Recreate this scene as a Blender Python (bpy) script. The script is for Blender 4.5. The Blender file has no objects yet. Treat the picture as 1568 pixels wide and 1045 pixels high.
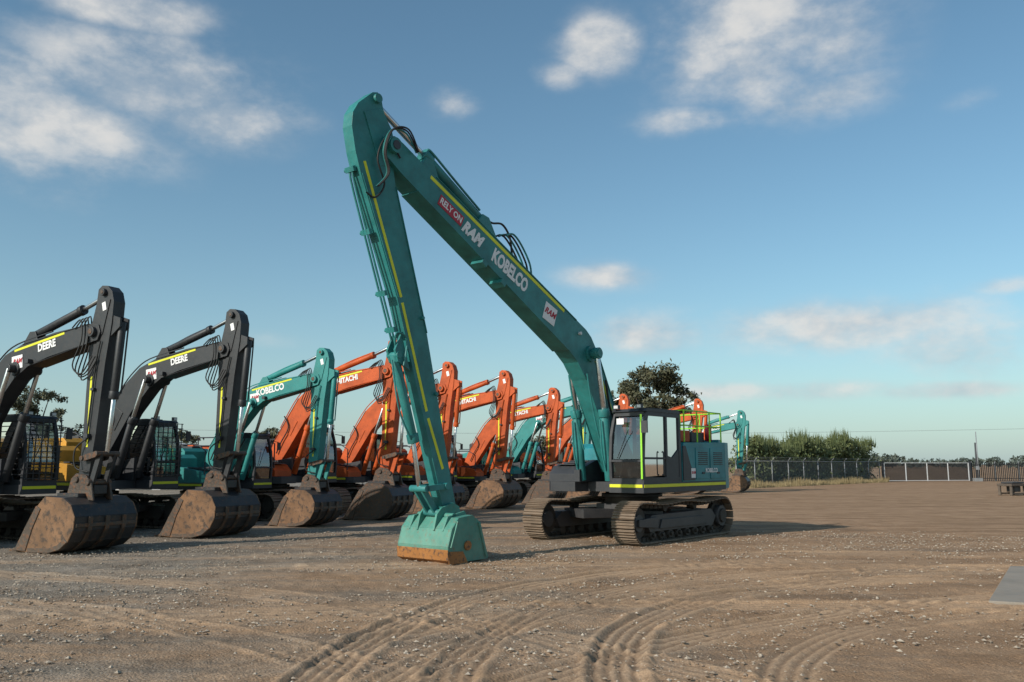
import bpy, bmesh, math, random
import numpy as np
from mathutils import Vector, Matrix
random.seed(7); rng=np.random.default_rng(7)
scene=bpy.context.scene
R=math.radians

# ------------------------------------------------------------------ materials
def nn(nt,t,**k):
    n=nt.nodes.new(t)
    for a,b in k.items(): setattr(n,a,b)
    return n
def sock(n,v,i):
    if v is None: return
    if isinstance(v,bpy.types.NodeSocket): n.id_data.links.new(v,n.inputs[i])
    else: n.inputs[i].default_value=v
def M(nt,op,a,b=None,c=None,clamp=False):
    n=nn(nt,'ShaderNodeMath',operation=op,use_clamp=clamp)
    sock(n,a,0); sock(n,b,1); sock(n,c,2)
    return n.outputs[0]
def mixc(nt,f,a,b,bt='MIX'):
    n=nn(nt,'ShaderNodeMix',data_type='RGBA',blend_type=bt)
    sock(n,f,0)
    for v,i in ((a,6),(b,7)):
        if isinstance(v,(tuple,list)): v=tuple(v)+(1,) if len(v)==3 else v
        sock(n,v,i)
    return n.outputs[2]
def noise(nt,vec,scale,detail=4,rough=.55):
    n=nn(nt,'ShaderNodeTexNoise'); n.inputs['Scale'].default_value=scale
    n.inputs['Detail'].default_value=detail; n.inputs['Roughness'].default_value=rough
    if vec is not None: nt.links.new(vec,n.inputs['Vector'])
    return n.outputs[0]
def newmat(name):
    m=bpy.data.materials.new(name); m.use_nodes=True
    nt=m.node_tree; p=nt.nodes['Principled BSDF']
    return m,nt,p
MATS={}
def mat(name,col,rough=.45,metal=0,var=.18,dust=.25,bump=0.0,scale=2.5,dustcol=(.28,.215,.155),rust=0,rustcol=(.16,.06,.02),spec=.5,low=1.0):
    if name in MATS: return MATS[name]
    m,nt,p=newmat(name)
    tc=nn(nt,'ShaderNodeTexCoord').outputs['Object']
    geo=nn(nt,'ShaderNodeNewGeometry').outputs['Position']
    z=nn(nt,'ShaderNodeSeparateXYZ'); nt.links.new(geo,z.inputs[0]); z=z.outputs[2]
    n1=noise(nt,tc,scale,4,.6); n2=noise(nt,tc,scale*5,4,.7)
    dark=tuple(c*(1-var) for c in col); lite=tuple(min(1,c*(1+var)+.01*var) for c in col)
    c=mixc(nt,M(nt,'MULTIPLY_ADD',n1,2.2,-.6,clamp=True),dark,lite)
    if rust>0:
        rf=M(nt,'MULTIPLY',M(nt,'MULTIPLY_ADD',n2,7,-7*(.66-.2*rust),clamp=True),min(1,rust*1.3))
        c=mixc(nt,rf,c,rustcol)
    if dust>0:
        lw=M(nt,'MULTIPLY_ADD',z,-.75,1.05,clamp=True)
        d=M(nt,'ADD',M(nt,'MULTIPLY',M(nt,'MULTIPLY_ADD',n2,3,-1.25,clamp=True),dust*.5),M(nt,'MULTIPLY',lw,M(nt,'MULTIPLY',n1,dust*1.7*low)),clamp=True)
        c=mixc(nt,d,c,dustcol)
    nt.links.new(c,p.inputs['Base Color'])
    nt.links.new(M(nt,'MULTIPLY_ADD',n2,.35,rough-.12,clamp=True),p.inputs['Roughness'])
    p.inputs['Metallic'].default_value=metal
    p.inputs['Specular IOR Level'].default_value=spec
    if bump>0:
        b=nn(nt,'ShaderNodeBump'); b.inputs['Strength'].default_value=bump; b.inputs['Distance'].default_value=.02
        nt.links.new(n2,b.inputs['Height']); nt.links.new(b.outputs[0],p.inputs['Normal'])
    MATS[name]=m; return m
teal=mat('teal_paint',(.018,.21,.20),.5,dust=.20,rust=.22,rustcol=(.03,.07,.065),spec=.4)
tealm=mat('teal_paint_main',(.020,.175,.170),.40,dust=.12,rust=.22,rustcol=(.02,.07,.07),var=.3,spec=.45)
tealb=mat('teal_paint_bucket',(.026,.235,.185),.55,dust=.32,rust=.5,rustcol=(.09,.07,.04),bump=.25,var=.3)
teald=mat('teal_paint_dark',(.012,.19,.22),.42,dust=.14,rust=.15,rustcol=(.015,.08,.09),var=.25)
orange=mat('orange_paint',(.46,.072,.008),.52,dust=.10,rust=.40,rustcol=(.10,.024,.010),var=.32,spec=.35)
black=mat('black_paint',(.018,.020,.024),.45,dust=.09,rust=.05)
darkgrey=mat('dark_grey_paint',(.026,.029,.035),.48,dust=.11)
yellowp=mat('yellow_paint',(.56,.27,.018),.45,dust=.14)
hivis=mat('hivis_yellow_tape',(.68,.68,.02),.5,dust=.07,var=.1)
lime=mat('lime_paint',(.28,.66,.03),.45,dust=.03,var=.05)
white=mat('white_decal',(.76,.76,.75),.5,dust=.10,var=.08)
gatewhite=mat('gate_frame_paint',(.55,.56,.57),.6,dust=.05,var=.08)
red=mat('red_decal',(.40,.012,.03),.5,dust=.08,var=.08)
rubber=mat('rubber_hose',(.012,.012,.012),.6,dust=.05)
wirem=mat('overhead_wire',(.10,.10,.11),.7,dust=.0)
chrome=mat('chrome_rod',(.62,.62,.62),.25,1,dust=.0,var=.05)
steel=mat('worn_steel',(.065,.05,.04),.5,.35,dust=.14,bump=.6,rust=.8,rustcol=(.14,.055,.022))
bktdark=mat('bucket_black_steel',(.026,.026,.028),.42,.15,dust=.08,bump=.35,rust=.55,rustcol=(.105,.047,.025),low=.8,scale=1.6,var=.35)
bktbrown=mat('bucket_worn_side',(.185,.095,.045),.48,.2,dust=.08,bump=.5,rust=.85,rustcol=(.045,.027,.018),scale=1.3,var=.5)
shoe=mat('track_shoe_steel',(.135,.093,.062),.6,.2,dust=.42,bump=.4,rust=.5)
shoedark=mat('track_chain_steel',(.026,.022,.019),.6,.3,dust=.12,bump=.3)
rustlip=mat('rusty_bucket_lip',(.34,.135,.03),.55,.1,dust=.08,bump=.5,rust=.75,rustcol=(.06,.032,.022))
inter=mat('cab_interior',(.02,.02,.022),.7,dust=0)
seatm=mat('seat_fabric',(.05,.055,.06),.9,dust=0)
galv=mat('galvanised_steel',(.26,.27,.28),.5,.3,dust=.06)
gatedark=mat('gate_infill_paint',(.022,.024,.028),.85,dust=.0,spec=.15)
concrete=mat('concrete',(.25,.235,.21),.85,dust=.5,bump=.6,scale=1.5,var=.3)
bark=mat('tree_bark',(.10,.08,.06),.9,dust=0,bump=.5)
timber=mat('dark_timber',(.04,.032,.028),.8,dust=.3,bump=.4)
shedw=mat('shed_cladding',(.5,.5,.5),.6,dust=.15)
lamp=mat('lamp_lens',(.6,.6,.6),.2,dust=0)
def glassmat():
    m,nt,p=newmat('cab_glass')
    out=nt.nodes['Material Output']
    tr=nn(nt,'ShaderNodeBsdfTransparent'); tr.inputs[0].default_value=(.48,.54,.53,1)
    gl=nn(nt,'ShaderNodeBsdfGlossy'); gl.inputs['Roughness'].default_value=.03
    fr=nn(nt,'ShaderNodeFresnel'); fr.inputs[0].default_value=1.5
    mx=nn(nt,'ShaderNodeMixShader'); nt.links.new(M(nt,'MULTIPLY_ADD',fr.outputs[0],2.0,.10,clamp=True),mx.inputs[0])
    nt.links.new(tr.outputs[0],mx.inputs[1]); nt.links.new(gl.outputs[0],mx.inputs[2]); nt.links.new(mx.outputs[0],out.inputs[0])
    return m
glass=glassmat()
def leafmat(name,a,b):
    m,nt,p=newmat(name)
    g=nn(nt,'ShaderNodeNewGeometry')
    n=noise(nt,g.outputs['Position'],.9,2)
    r=g.outputs['Random Per Island']
    f=M(nt,'ADD',M(nt,'MULTIPLY',n,.9),M(nt,'MULTIPLY_ADD',r,.7,-.35),clamp=True)
    nt.links.new(mixc(nt,f,a,b),p.inputs['Base Color']); p.inputs['Roughness'].default_value=.65
    return m
leaf=leafmat('gum_leaves',(.032,.040,.018),(.125,.115,.06))
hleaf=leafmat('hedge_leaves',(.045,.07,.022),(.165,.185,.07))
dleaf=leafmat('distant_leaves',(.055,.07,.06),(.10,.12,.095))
dry=leafmat('dry_grass',(.20,.15,.07),(.36,.28,.15))

# ------------------------------------------------------------------ builder
class B:
    def __init__(s): s.v=[];s.f=[];s.m=[];s.sm=[];s.mats=[]
    def mi(s,m):
        if m not in s.mats: s.mats.append(m)
        return s.mats.index(m)
    def add(s,vs,fs,m,sm=False):
        o=len(s.v); k=s.mi(m)
        s.v+= [tuple(v) for v in vs]
        for i,f in enumerate(fs):
            s.f.append([o+j for j in f]); s.m.append(k); s.sm.append(sm if isinstance(sm,bool) else sm[i])
    def prism(s,poly,y0,y1,m):
        n=len(poly)
        vs=[(p[0],y0,p[1]) for p in poly]+[(p[0],y1,p[1]) for p in poly]
        fs=[list(range(n)),list(range(2*n-1,n-1,-1))]+[[i,(i+1)%n,n+(i+1)%n,n+i] for i in range(n)]
        s.add(vs,fs,m)
    def prismz(s,poly,z0,z1,m):
        n=len(poly)
        vs=[(p[0],p[1],z0) for p in poly]+[(p[0],p[1],z1) for p in poly]
        fs=[list(range(n)),list(range(2*n-1,n-1,-1))]+[[i,(i+1)%n,n+(i+1)%n,n+i] for i in range(n)]
        s.add(vs,fs,m)
    def box(s,c,d,m,ang=0,rz=0):
        vs=[]
        for x in(-.5,.5):
            for y in(-.5,.5):
                for z in(-.5,.5):
                    p=Vector((x*d[0],y*d[1],z*d[2]))
                    if ang: p=Matrix.Rotation(-ang,3,'Y')@p
                    if rz: p=Matrix.Rotation(rz,3,'Z')@p
                    vs.append(Vector(c)+p)
        s.add(vs,[(0,1,3,2),(4,6,7,5),(0,4,5,1),(2,3,7,6),(0,2,6,4),(1,5,7,3)],m)
    def bar(s,p,q,w,y0,y1,m):
        d=(Vector((q[0],q[1]))-Vector((p[0],p[1]))).normalized(); n=Vector((-d.y,d.x))*w/2
        s.prism([(p[0]+n.x,p[1]+n.y),(q[0]+n.x,q[1]+n.y),(q[0]-n.x,q[1]-n.y),(p[0]-n.x,p[1]-n.y)],y0,y1,m)
    def cyl(s,p,q,r,m,n=16,r2=None):
        p=Vector(p);q=Vector(q); r2=r if r2 is None else r2
        d=(q-p).normalized(); a=d.orthogonal().normalized(); b=d.cross(a)
        vs=[];
        for (c,rr) in((p,r),(q,r2)):
            for i in range(n):
                t=2*math.pi*i/n; vs.append(c+a*math.cos(t)*rr+b*math.sin(t)*rr)
        fs=[[i,(i+1)%n,n+(i+1)%n,n+i] for i in range(n)]+[list(range(n)),list(range(2*n-1,n-1,-1))]
        s.add(vs,fs,m,[True]*n+[False]*2)
    def tube(s,pts,r,m,n=8,sub=5):
        pts=[Vector(p) for p in pts]
        if sub>1 and len(pts)>2:
            o=[]
            for i in range(len(pts)-1):
                p0=pts[max(i-1,0)];p1=pts[i];p2=pts[i+1];p3=pts[min(i+2,len(pts)-1)]
                for k in range(sub):
                    t=k/sub
                    o.append(.5*((2*p1)+(p2-p0)*t+(2*p0-5*p1+4*p2-p3)*t*t+(3*p1-p0-3*p2+p3)*t**3))
            o.append(pts[-1]); pts=o
        vs=[];N=len(pts); a=None
        for i,p in enumerate(pts):
            d=(pts[min(i+1,N-1)]-pts[max(i-1,0)]).normalized()
            a=d.orthogonal().normalized() if a is None else (a-d*a.dot(d)).normalized()
            b=d.cross(a)
            rr=r[0]+(r[1]-r[0])*i/(N-1) if isinstance(r,tuple) else r
            for k in range(n):
                t=2*math.pi*k/n; vs.append(p+a*math.cos(t)*rr+b*math.sin(t)*rr)
        fs=[[i*n+k,i*n+(k+1)%n,(i+1)*n+(k+1)%n,(i+1)*n+k] for i in range(N-1) for k in range(n)]
        s.add(vs,fs,m,True)
    def shell(s,line,th,y0,y1,m):
        P=[Vector(p) for p in line]; N=len(P); out=[]
        for i,p in enumerate(P):
            d=(P[min(i+1,N-1)]-P[max(i-1,0)]).normalized(); out.append(p+Vector((-d.y,d.x))*th)
        for i in range(N-1):
            s.prism([P[i],P[i+1],out[i+1],out[i]],y0,y1,m)
    def build(s,name,parent,bevel=.012,seg=2):
        me=bpy.data.meshes.new(name); me.from_pydata(s.v,[],s.f)
        for m in s.mats: me.materials.append(m)
        me.polygons.foreach_set('material_index',s.m); me.polygons.foreach_set('use_smooth',s.sm)
        bm=bmesh.new(); bm.from_mesh(me); bmesh.ops.recalc_face_normals(bm,faces=bm.faces); bm.to_mesh(me); bm.free()
        me.update()
        ob=bpy.data.objects.new(name,me); scene.collection.objects.link(ob)
        if parent: ob.parent=parent
        if bevel:
            md=ob.modifiers.new('bevel','BEVEL'); md.width=bevel; md.segments=seg; md.limit_method='ANGLE'; md.angle_limit=R(35)
        return ob
def empty(name,loc,rz=0,sc=1):
    e=bpy.data.objects.new(name,None); scene.collection.objects.link(e)
    e.location=loc; e.rotation_euler=(0,0,rz); e.scale=(sc,)*3; e.empty_display_size=.5
    return e
def text(body,parent,p,dirxz,side,size,m,y,shear=0,bold=.012,name='lettering',sx=1):
    cu=bpy.data.curves.new(name,'FONT'); cu.body=body; cu.size=size; cu.extrude=.002; cu.offset=bold*size/.3
    cu.align_x='CENTER'; cu.align_y='CENTER'; cu.shear=shear; cu.resolution_u=3
    cu.materials.append(m)
    ob=bpy.data.objects.new(name,cu); scene.collection.objects.link(ob); ob.parent=parent
    X=Vector((dirxz[0],0,dirxz[1])).normalized(); Z=Vector((0,side,0)); Y=Z.cross(X)
    mt=Matrix((X*sx,Y,Z)).transposed().to_4x4(); mt.translation=Vector((p[0],y,p[1]))
    ob.matrix_local=mt
    return ob

# ------------------------------------------------------------------ excavator pieces
def tracks(par,frame,hl=2.05,g=1.3,w=.6,n=54,detail=True,yaw=0):
    b=B(); r=.45; zc=.5
    L=2*hl; per=2*L+2*math.pi*r
    for sgn in(-1,1):
        y=g*sgn
        for i in range(n):
            t=(i+.35)/n*per
            if t<L: x=-hl+t; z=zc-r; a=0
            elif t<L+math.pi*r: q=(t-L)/r; x=hl+r*math.sin(q); z=zc-r*math.cos(q); a=q
            elif t<2*L+math.pi*r:
                x=hl-(t-L-math.pi*r); z=zc+r-.05*math.sin((x+hl)/L*math.pi*2)**2; a=math.pi
            else: q=(t-2*L-math.pi*r)/r; x=-hl-r*math.sin(q); z=zc+r*math.cos(q); a=math.pi+q
            pit=per/n
            b.box((x,y,z),(pit*.9,w,.03),shoe,a)
            ox,oz=math.sin(a),-math.cos(a); tx,tz=math.cos(a),math.sin(a)
            for k in ((-.38,0,.38) if detail else (0,)):
                b.box((x+ox*.03+tx*pit*k*.9,y,z+oz*.03+tz*pit*k*.9),(.018,w*.98,.035),shoe,a)
            b.box((x-ox*.06,y,z-oz*.06),(pit*.8,.2,.09),shoedark,a)
        b.prism([(-1.55,.28),(1.6,.28),(1.75,.5),(1.5,.66),(-1.5,.70),(-1.75,.5)],y-.17,y+.17,frame)
        b.prism([(-1.2,.34),(1.2,.34),(1.1,.55),(-1.1,.55)],y+sgn*.17,y+sgn*.21,frame)
        for k in range(8):
            x=-1.45+k*2.9/7
            b.cyl((x,y-.16,.2),(x,y+.16,.2),.11,shoedark,14); b.cyl((x,y+sgn*.16,.2),(x,y+sgn*.22,.2),.05,shoedark,10)
        for x in(-.75,.75):
            b.cyl((x,y-.1,.8),(x,y+.1,.8),.09,shoedark,12)
        b.cyl((hl,y-.1,zc),(hl,y+.1,zc),r-.08,shoedark,24); b.cyl((hl,y-.16,zc),(hl,y+.16,zc),.2,frame,18)
        b.prism([(1.3,.36),(2.15,.42),(2.15,.58),(1.3,.62)],y+sgn*.15,y+sgn*.22,frame)
        b.cyl((-hl,y-.06,zc),(-hl,y+.06,zc),r-.07,shoedark,24)
        b.cyl((-hl,y,zc),(-hl,y+sgn*.2,zc),.27,frame,20); b.cyl((-hl,y-sgn*.25,zc),(-hl,y+sgn*.25,zc),.18,shoedark,18)
    b.box((0,0,.68),(1.5,1.2,.35),frame)
    for sx in(-1,1):
        for sy in(-1,1):
            b.box((sx*.85,sy*.75,.62),(.9,1.1,.22),frame,0,sx*sy*.5)
    b.cyl((0,0,.8),(0,0,1.16),.68,shoedark,32); b.cyl((0,0,1.02),(0,0,1.1),.78,frame,32)
    return b.build('undercarriage',par,.006,1)

def house(par,body,cw,base,accent,grille=False,rails=None,strip=hivis,tool=None):
    b=B()
    rear=[(-2.35,1.48),(-2.8,1.36),(-3.1,1.0),(-3.22,.5),(-3.22,-.5),(-3.1,-1.0),(-2.8,-1.36),(-2.35,-1.48)]
    b.prismz([(1.9,1.5),(-2.35,1.5),(-2.35,-1.5),(1.55,-1.5),(1.75,-1.3),(1.75,-.55),(1.3,-.45),(1.3,.45),(1.9,.55)],1.17,1.41,base)
    if strip:
        b.box((-.22,1.503,1.335),(4.2,.012,.075),strip); b.box((-.3,-1.503,1.335),(3.6,.012,.075),strip)
        b.box((1.903,1.02,1.335),(.012,.9,.075),strip)
    b.prismz([(x,y*1.01) for x,y in rear],1.2,2.42,cw)
    b.prismz([(x*.97-.04,y*.9) for x,y in rear],2.42,2.5,cw)
    b.prism([(.02,1.41),(.02,2.2),(-.1,2.38),(-2.35,2.42),(-2.35,1.41)],.62,1.49,body)
    b.prism([(-.35,1.41),(-.35,2.5),(-.5,2.62),(-1.9,2.62),(-2.3,2.5),(-2.34,1.41)],-.6,.6,body)
    b.prism([(.3,1.41),(.3,2.25),(.1,2.38),(-2.35,2.42),(-2.35,1.41)],-1.49,-.62,body)
    b.prism([(1.6,1.41),(1.6,1.6),(1.4,1.8),(.31,1.95),(.31,1.41)],-1.46,-.62,tool or body)
    for k,x in enumerate((1.35,1.05,.75)): b.box((x,-1.05,1.84+.04*k),(.26,.6,.03),base)
    for (x0,x1) in ((-.08,-.62),(-.66,-1.42),(-1.46,-2.3)):
        b.box(((x0+x1)/2,1.495,1.86),(abs(x1-x0)-.03,.026,.78),body)
        b.box(((x0+x1)/2,-1.495,1.86),(abs(x1-x0)-.03,.026,.78),body)
        for yy in (1.50,-1.50): b.box((x0-.03,yy,1.86),(.02,.012,.8),base)
    b.prism([(.0,1.44),(-.62,1.44),(-.34,1.9),(-.14,2.3),(.0,2.3)],1.49,1.516,accent)
    for k in range(7):
        for sy in(1,-1):
            b.box((-1.05,sy*1.51,2.14-k*.05),(.5,.02,.022),base); b.box((-1.9,sy*1.51,2.14-k*.05),(.5,.02,.022),base)
    b.box((-1.05,1.515,1.62),(.14,.02,.05),base); b.box((-1.9,1.515,1.62),(.14,.02,.05),base)
    b.cyl((-1.7,-.3,2.6),(-1.7,-.3,3.0),.07,base,12); b.cyl((-1.3,.2,2.6),(-1.3,.2,2.75),.14,base,14)
    b.box((-1.0,.25,2.66),(.7,.5,.08),base)
    b.build('upper_body',par,.025,2)
    b=B(); x0,x1,y0,y1=.08,1.88,.56,1.5; zb,zt=1.41,3.08
    prof=[(x1,zb),(x1+.03,1.9),(x1-.02,2.5),(x1-.2,zt)]
    def fx(z):
        for (a,za),(c,zc_) in zip(prof,prof[1:]):
            if z<=zc_: return a+(c-a)*(z-za)/(zc_-za)
        return prof[-1][0]
    fr=base
    for y in(y0,y1-.07):
        for (a,za),(c,zc_) in zip(prof,prof[1:]):
            b.prism([(a,za),(c,zc_),(c-.09,zc_),(a-.09,za)],y,y+.07,fr)
        b.box((x0+.05,y+.035,(zb+zt)/2),(.1,.068,zt-zb-.01),fr)
        b.box((.78,y+.035,(zb+zt)/2),(.08,.066,zt-zb-.02),fr)
        b.box(((x0+x1)/2,y+.035,zb+.06),(x1-x0-.1,.064,.12),fr)
        b.box(((x0+x1)/2-.1,y+.035,zt-.05),(x1-x0-.25,.064,.1),fr)
    b.prism([(.12,zb+.1),(.78,zb+.1),(.78,2.05),(.5,2.0),(.12,2.25)],y1-.05,y1-.01,fr)
    b.prism([(.12,zb+.1),(1.5,zb+.1),(1.3,1.9),(.12,1.9)],y0+.01,y0+.05,fr)
    b.box((1.3,y1-.02,1.98),(.95,.02,.05),fr)
    b.box((fx(1.95)-.03,(y0+y1)/2,1.92),(.05,y1-y0-.14,.05),fr)
    b.box((fx(zb)-.04,(y0+y1)/2,zb+.05),(.08,y1-y0-.14,.1),fr)
    b.box((x1-.22,(y0+y1)/2,zt-.05),(.1,y1-y0-.14,.1),fr)
    b.box((x0+.04,(y0+y1)/2,1.8),(.06,y1-y0-.14,.8),fr)
    b.box((x0+.04,(y0+y1)/2,zt-.05),(.08,y1-y0-.14,.1),fr)
    b.prism([(x1-.12,zt),(x1-.2,zt+.07),(x0+.1,zt+.09),(x0-.02,zt)],y0-.01,y1+.01,fr)
    b.box(((x0+x1)/2-.05,(y0+y1)/2,zt+.1),(.7,.6,.03),inter)
    b.tube([(1.05,y1+.01,1.6),(1.05,y1+.05,1.62),(1.05,y1+.05,2.1),(1.05,y1+.01,2.12)],.014,fr)
    b.box((.95,1.02,zb+.03),(1.6,.8,.05),inter)
    b.box((.62,1.03,1.75),(.5,.5,.14),seatm); b.box((.37,1.03,2.15),(.13,.48,.75),seatm,-.15); b.box((.33,1.03,2.62),(.1,.26,.2),seatm)
    b.box((.65,.72,1.85),(.5,.12,.3),inter); b.box((.65,1.33,1.85),(.5,.12,.3),inter); b.box((.62,1.03,1.55),(.4,.4,.3),inter)
    b.cyl((.85,.74,2.0),(.9,.74,2.2),.02,inter,8); b.cyl((.85,1.32,2.0),(.9,1.32,2.2),.02,inter,8)
    b.box((1.55,.66,2.15),(.06,.2,.26),inter); b.box((1.5,1.03,1.6),(.2,.3,.35),inter)
    if grille:
        for k in range(12): b.box((x1+.09,(y0+y1)/2,zb+.15+k*.135),(.02,y1-y0,.02),base)
        for k in range(6): b.cyl((x1+.09,y0+.05+k*.168,zb+.1),(x1+.09,y0+.05+k*.168,zt-.02),.016,base,6)
        for k in range(11): b.box(((x0+x1)/2,y0-.02,zb+.25+k*.135),(x1-x0,.02,.018),base)
    if rails: b.box((x1+.03,y1-.03,2.25),(.02,.045,1.5),lime); b.box((x1-.035,y0+.3,2.85),(.01,.2,.14),white)
    b.tube([(x1-.1,y1,2.9),(x1+.15,y1+.12,2.85)],.012,base); b.box((x1+.16,y1+.14,2.7),(.04,.16,.28),base)
    for y in(y0+.15,y1-.15): b.box((x1-.13,y,zt+.12),(.08,.14,.1),base); b.box((x1-.085,y,zt+.12),(.01,.11,.07),lamp)
    b.cyl((x1+.02,.8,1.98),(x1-.01,1.1,2.65),.01,inter,6)
    b.build('cab',par,.01,1)
    b=B()
    gp=[(fx(z)-.045,z) for z in(1.96,2.3,2.6,3.0)]
    b.add([(p[0],y0+.07,p[1]) for p in gp]+[(p[0],y1-.07,p[1]) for p in gp],[(i,i+1,5+i,4+i) for i in range(3)],glass,True)
    b.add([(x1-.04,y0+.07,1.52),(x1-.02,y0+.07,1.89),(x1-.02,y1-.07,1.89),(x1-.04,y1-.07,1.52)],[(0,1,2,3)],glass)
    for y in(y0+.03,y1-.035):
        b.add([(.13,y,1.6),(x1-.05,y,1.55),(x1-.08,y,2.5),(x1-.25,y,3.0),(.13,y,3.0)],[(0,1,2,3,4)],glass)
    b.add([(x0+.04,y0+.07,2.2),(x0+.04,y1-.07,2.2),(x0+.04,y1-.07,3.0),(x0+.04,y0+.07,3.0)],[(0,1,2,3)],glass)
    b.build('cab_glazing',par,0)
    b=B(); rm=rails or base
    def rail(pts,r=.022): b.tube(pts,r,rm,8,1)
    if rails:
        for z in(2.82,3.2):
            rail([(-.25,1.42,z),(-2.3,1.42,z),(-2.3,.2,z)],.018)
            rail([(-.25,1.42,z),(-.25,.7,z)],.018)
        for x in(-.25,-.95,-1.65,-2.3): rail([(x,1.42,2.4),(x,1.42,3.22)],.02)
        rail([(-2.3,.8,2.5),(-2.3,.8,3.2)],.018); rail([(-2.3,.2,2.5),(-2.3,.2,3.2)],.018); rail([(-.25,.7,2.5),(-.25,.7,3.2)],.018)
        rail([(-1.0,-1.35,2.4),(-1.0,-1.35,3.0),(-2.0,-1.35,3.0),(-2.0,-1.35,2.4)],.018)
        b.box((-.6,1.0,2.56),(.5,.5,.28),orange); b.box((-1.5,.9,2.55),(.7,.5,.25),darkgrey)
        b.cyl((-2.0,1.2,2.45),(-2.0,1.2,2.9),.09,red,14)
    else:
        rail([(1.5,-1.4,1.65),(1.5,-1.4,2.5),(1.1,-1.4,2.72),(.3,-1.4,2.72),(.3,-1.4,2.3)])
        rail([(-.3,-1.4,2.4),(-.3,-1.4,2.75),(-2.0,-1.4,2.75),(-2.0,-1.4,2.4)])
        rail([(-.3,1.4,2.4),(-.3,1.4,2.75),(-2.0,1.4,2.75),(-2.0,1.4,2.4)])
    b.build('handrails',par,0)

def bucket_std(par,side,backm,wd=.7,nt=5,nm='bucket'):
    b=B()
    outline=[(3.82,.03),(4.35,.0),(5.0,.02),(5.35,.1),(5.6,.27),(5.75,.52),(5.77,.8),(5.62,1.05),(5.35,1.2),(4.75,1.22)]
    b.shell(outline,.045,-wd,wd,backm)
    for y in(-wd-.03,wd): b.prism(outline+[(4.5,1.0),(4.2,.55)],y,y+.03,side)
    for y in(-wd-.05,wd+.02): b.prism([(3.86,.03),(4.18,.55),(4.5,1.02),(4.66,.95),(4.42,.5),(4.25,.03)],y,y+.03,steel)
    for y in(-wd-.045,wd+.015): b.prism([(4.3,.0),(5.0,.02),(5.35,.1),(5.6,.27),(5.5,.36),(5.28,.2),(4.98,.12),(4.3,.1)],y,y+.03,steel)
    for k in range(nt):
        y=-wd+.08+k*(2*wd-.16)/(nt-1)
        b.prism([(4.0,.11),(4.0,.0),(3.62,-.01),(3.58,.03)],y-.06,y+.06,steel)
    for y in(-wd*.55,wd*.0,wd*.55): b.prism([(4.5,-.012),(5.0,-.0),(5.38,.07),(5.64,.25),(5.80,.51),(5.82,.8),(5.77,.8),(5.74,.52),(5.59,.28),(5.34,.12),(5.0,.03)],y-.05,y+.05,steel)
    b.box((5.775,0,.62),(.03,2*wd*.98,.09),steel)
    b.box((5.0,0,1.24),(.7,.9,.08),backm)
    for y in(-.26,.21): b.prism([(4.7,1.2),(5.6,1.12),(5.5,1.5),(5.3,1.68),(4.98,1.72),(4.82,1.6)],y,y+.05,steel)
    b.cyl((5.02,-.3,1.58),(5.02,.3,1.58),.07,steel,12); b.cyl((5.4,-.3,1.52),(5.4,.3,1.52),.07,steel,12)
    b.box((5.2,0,1.36),(.6,.34,.2),backm)
    b.cyl((5.0,-.1,1.34),(5.45,.05,1.4),.07,bktdark,10)
    b.build(nm,par,.01,1)

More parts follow.
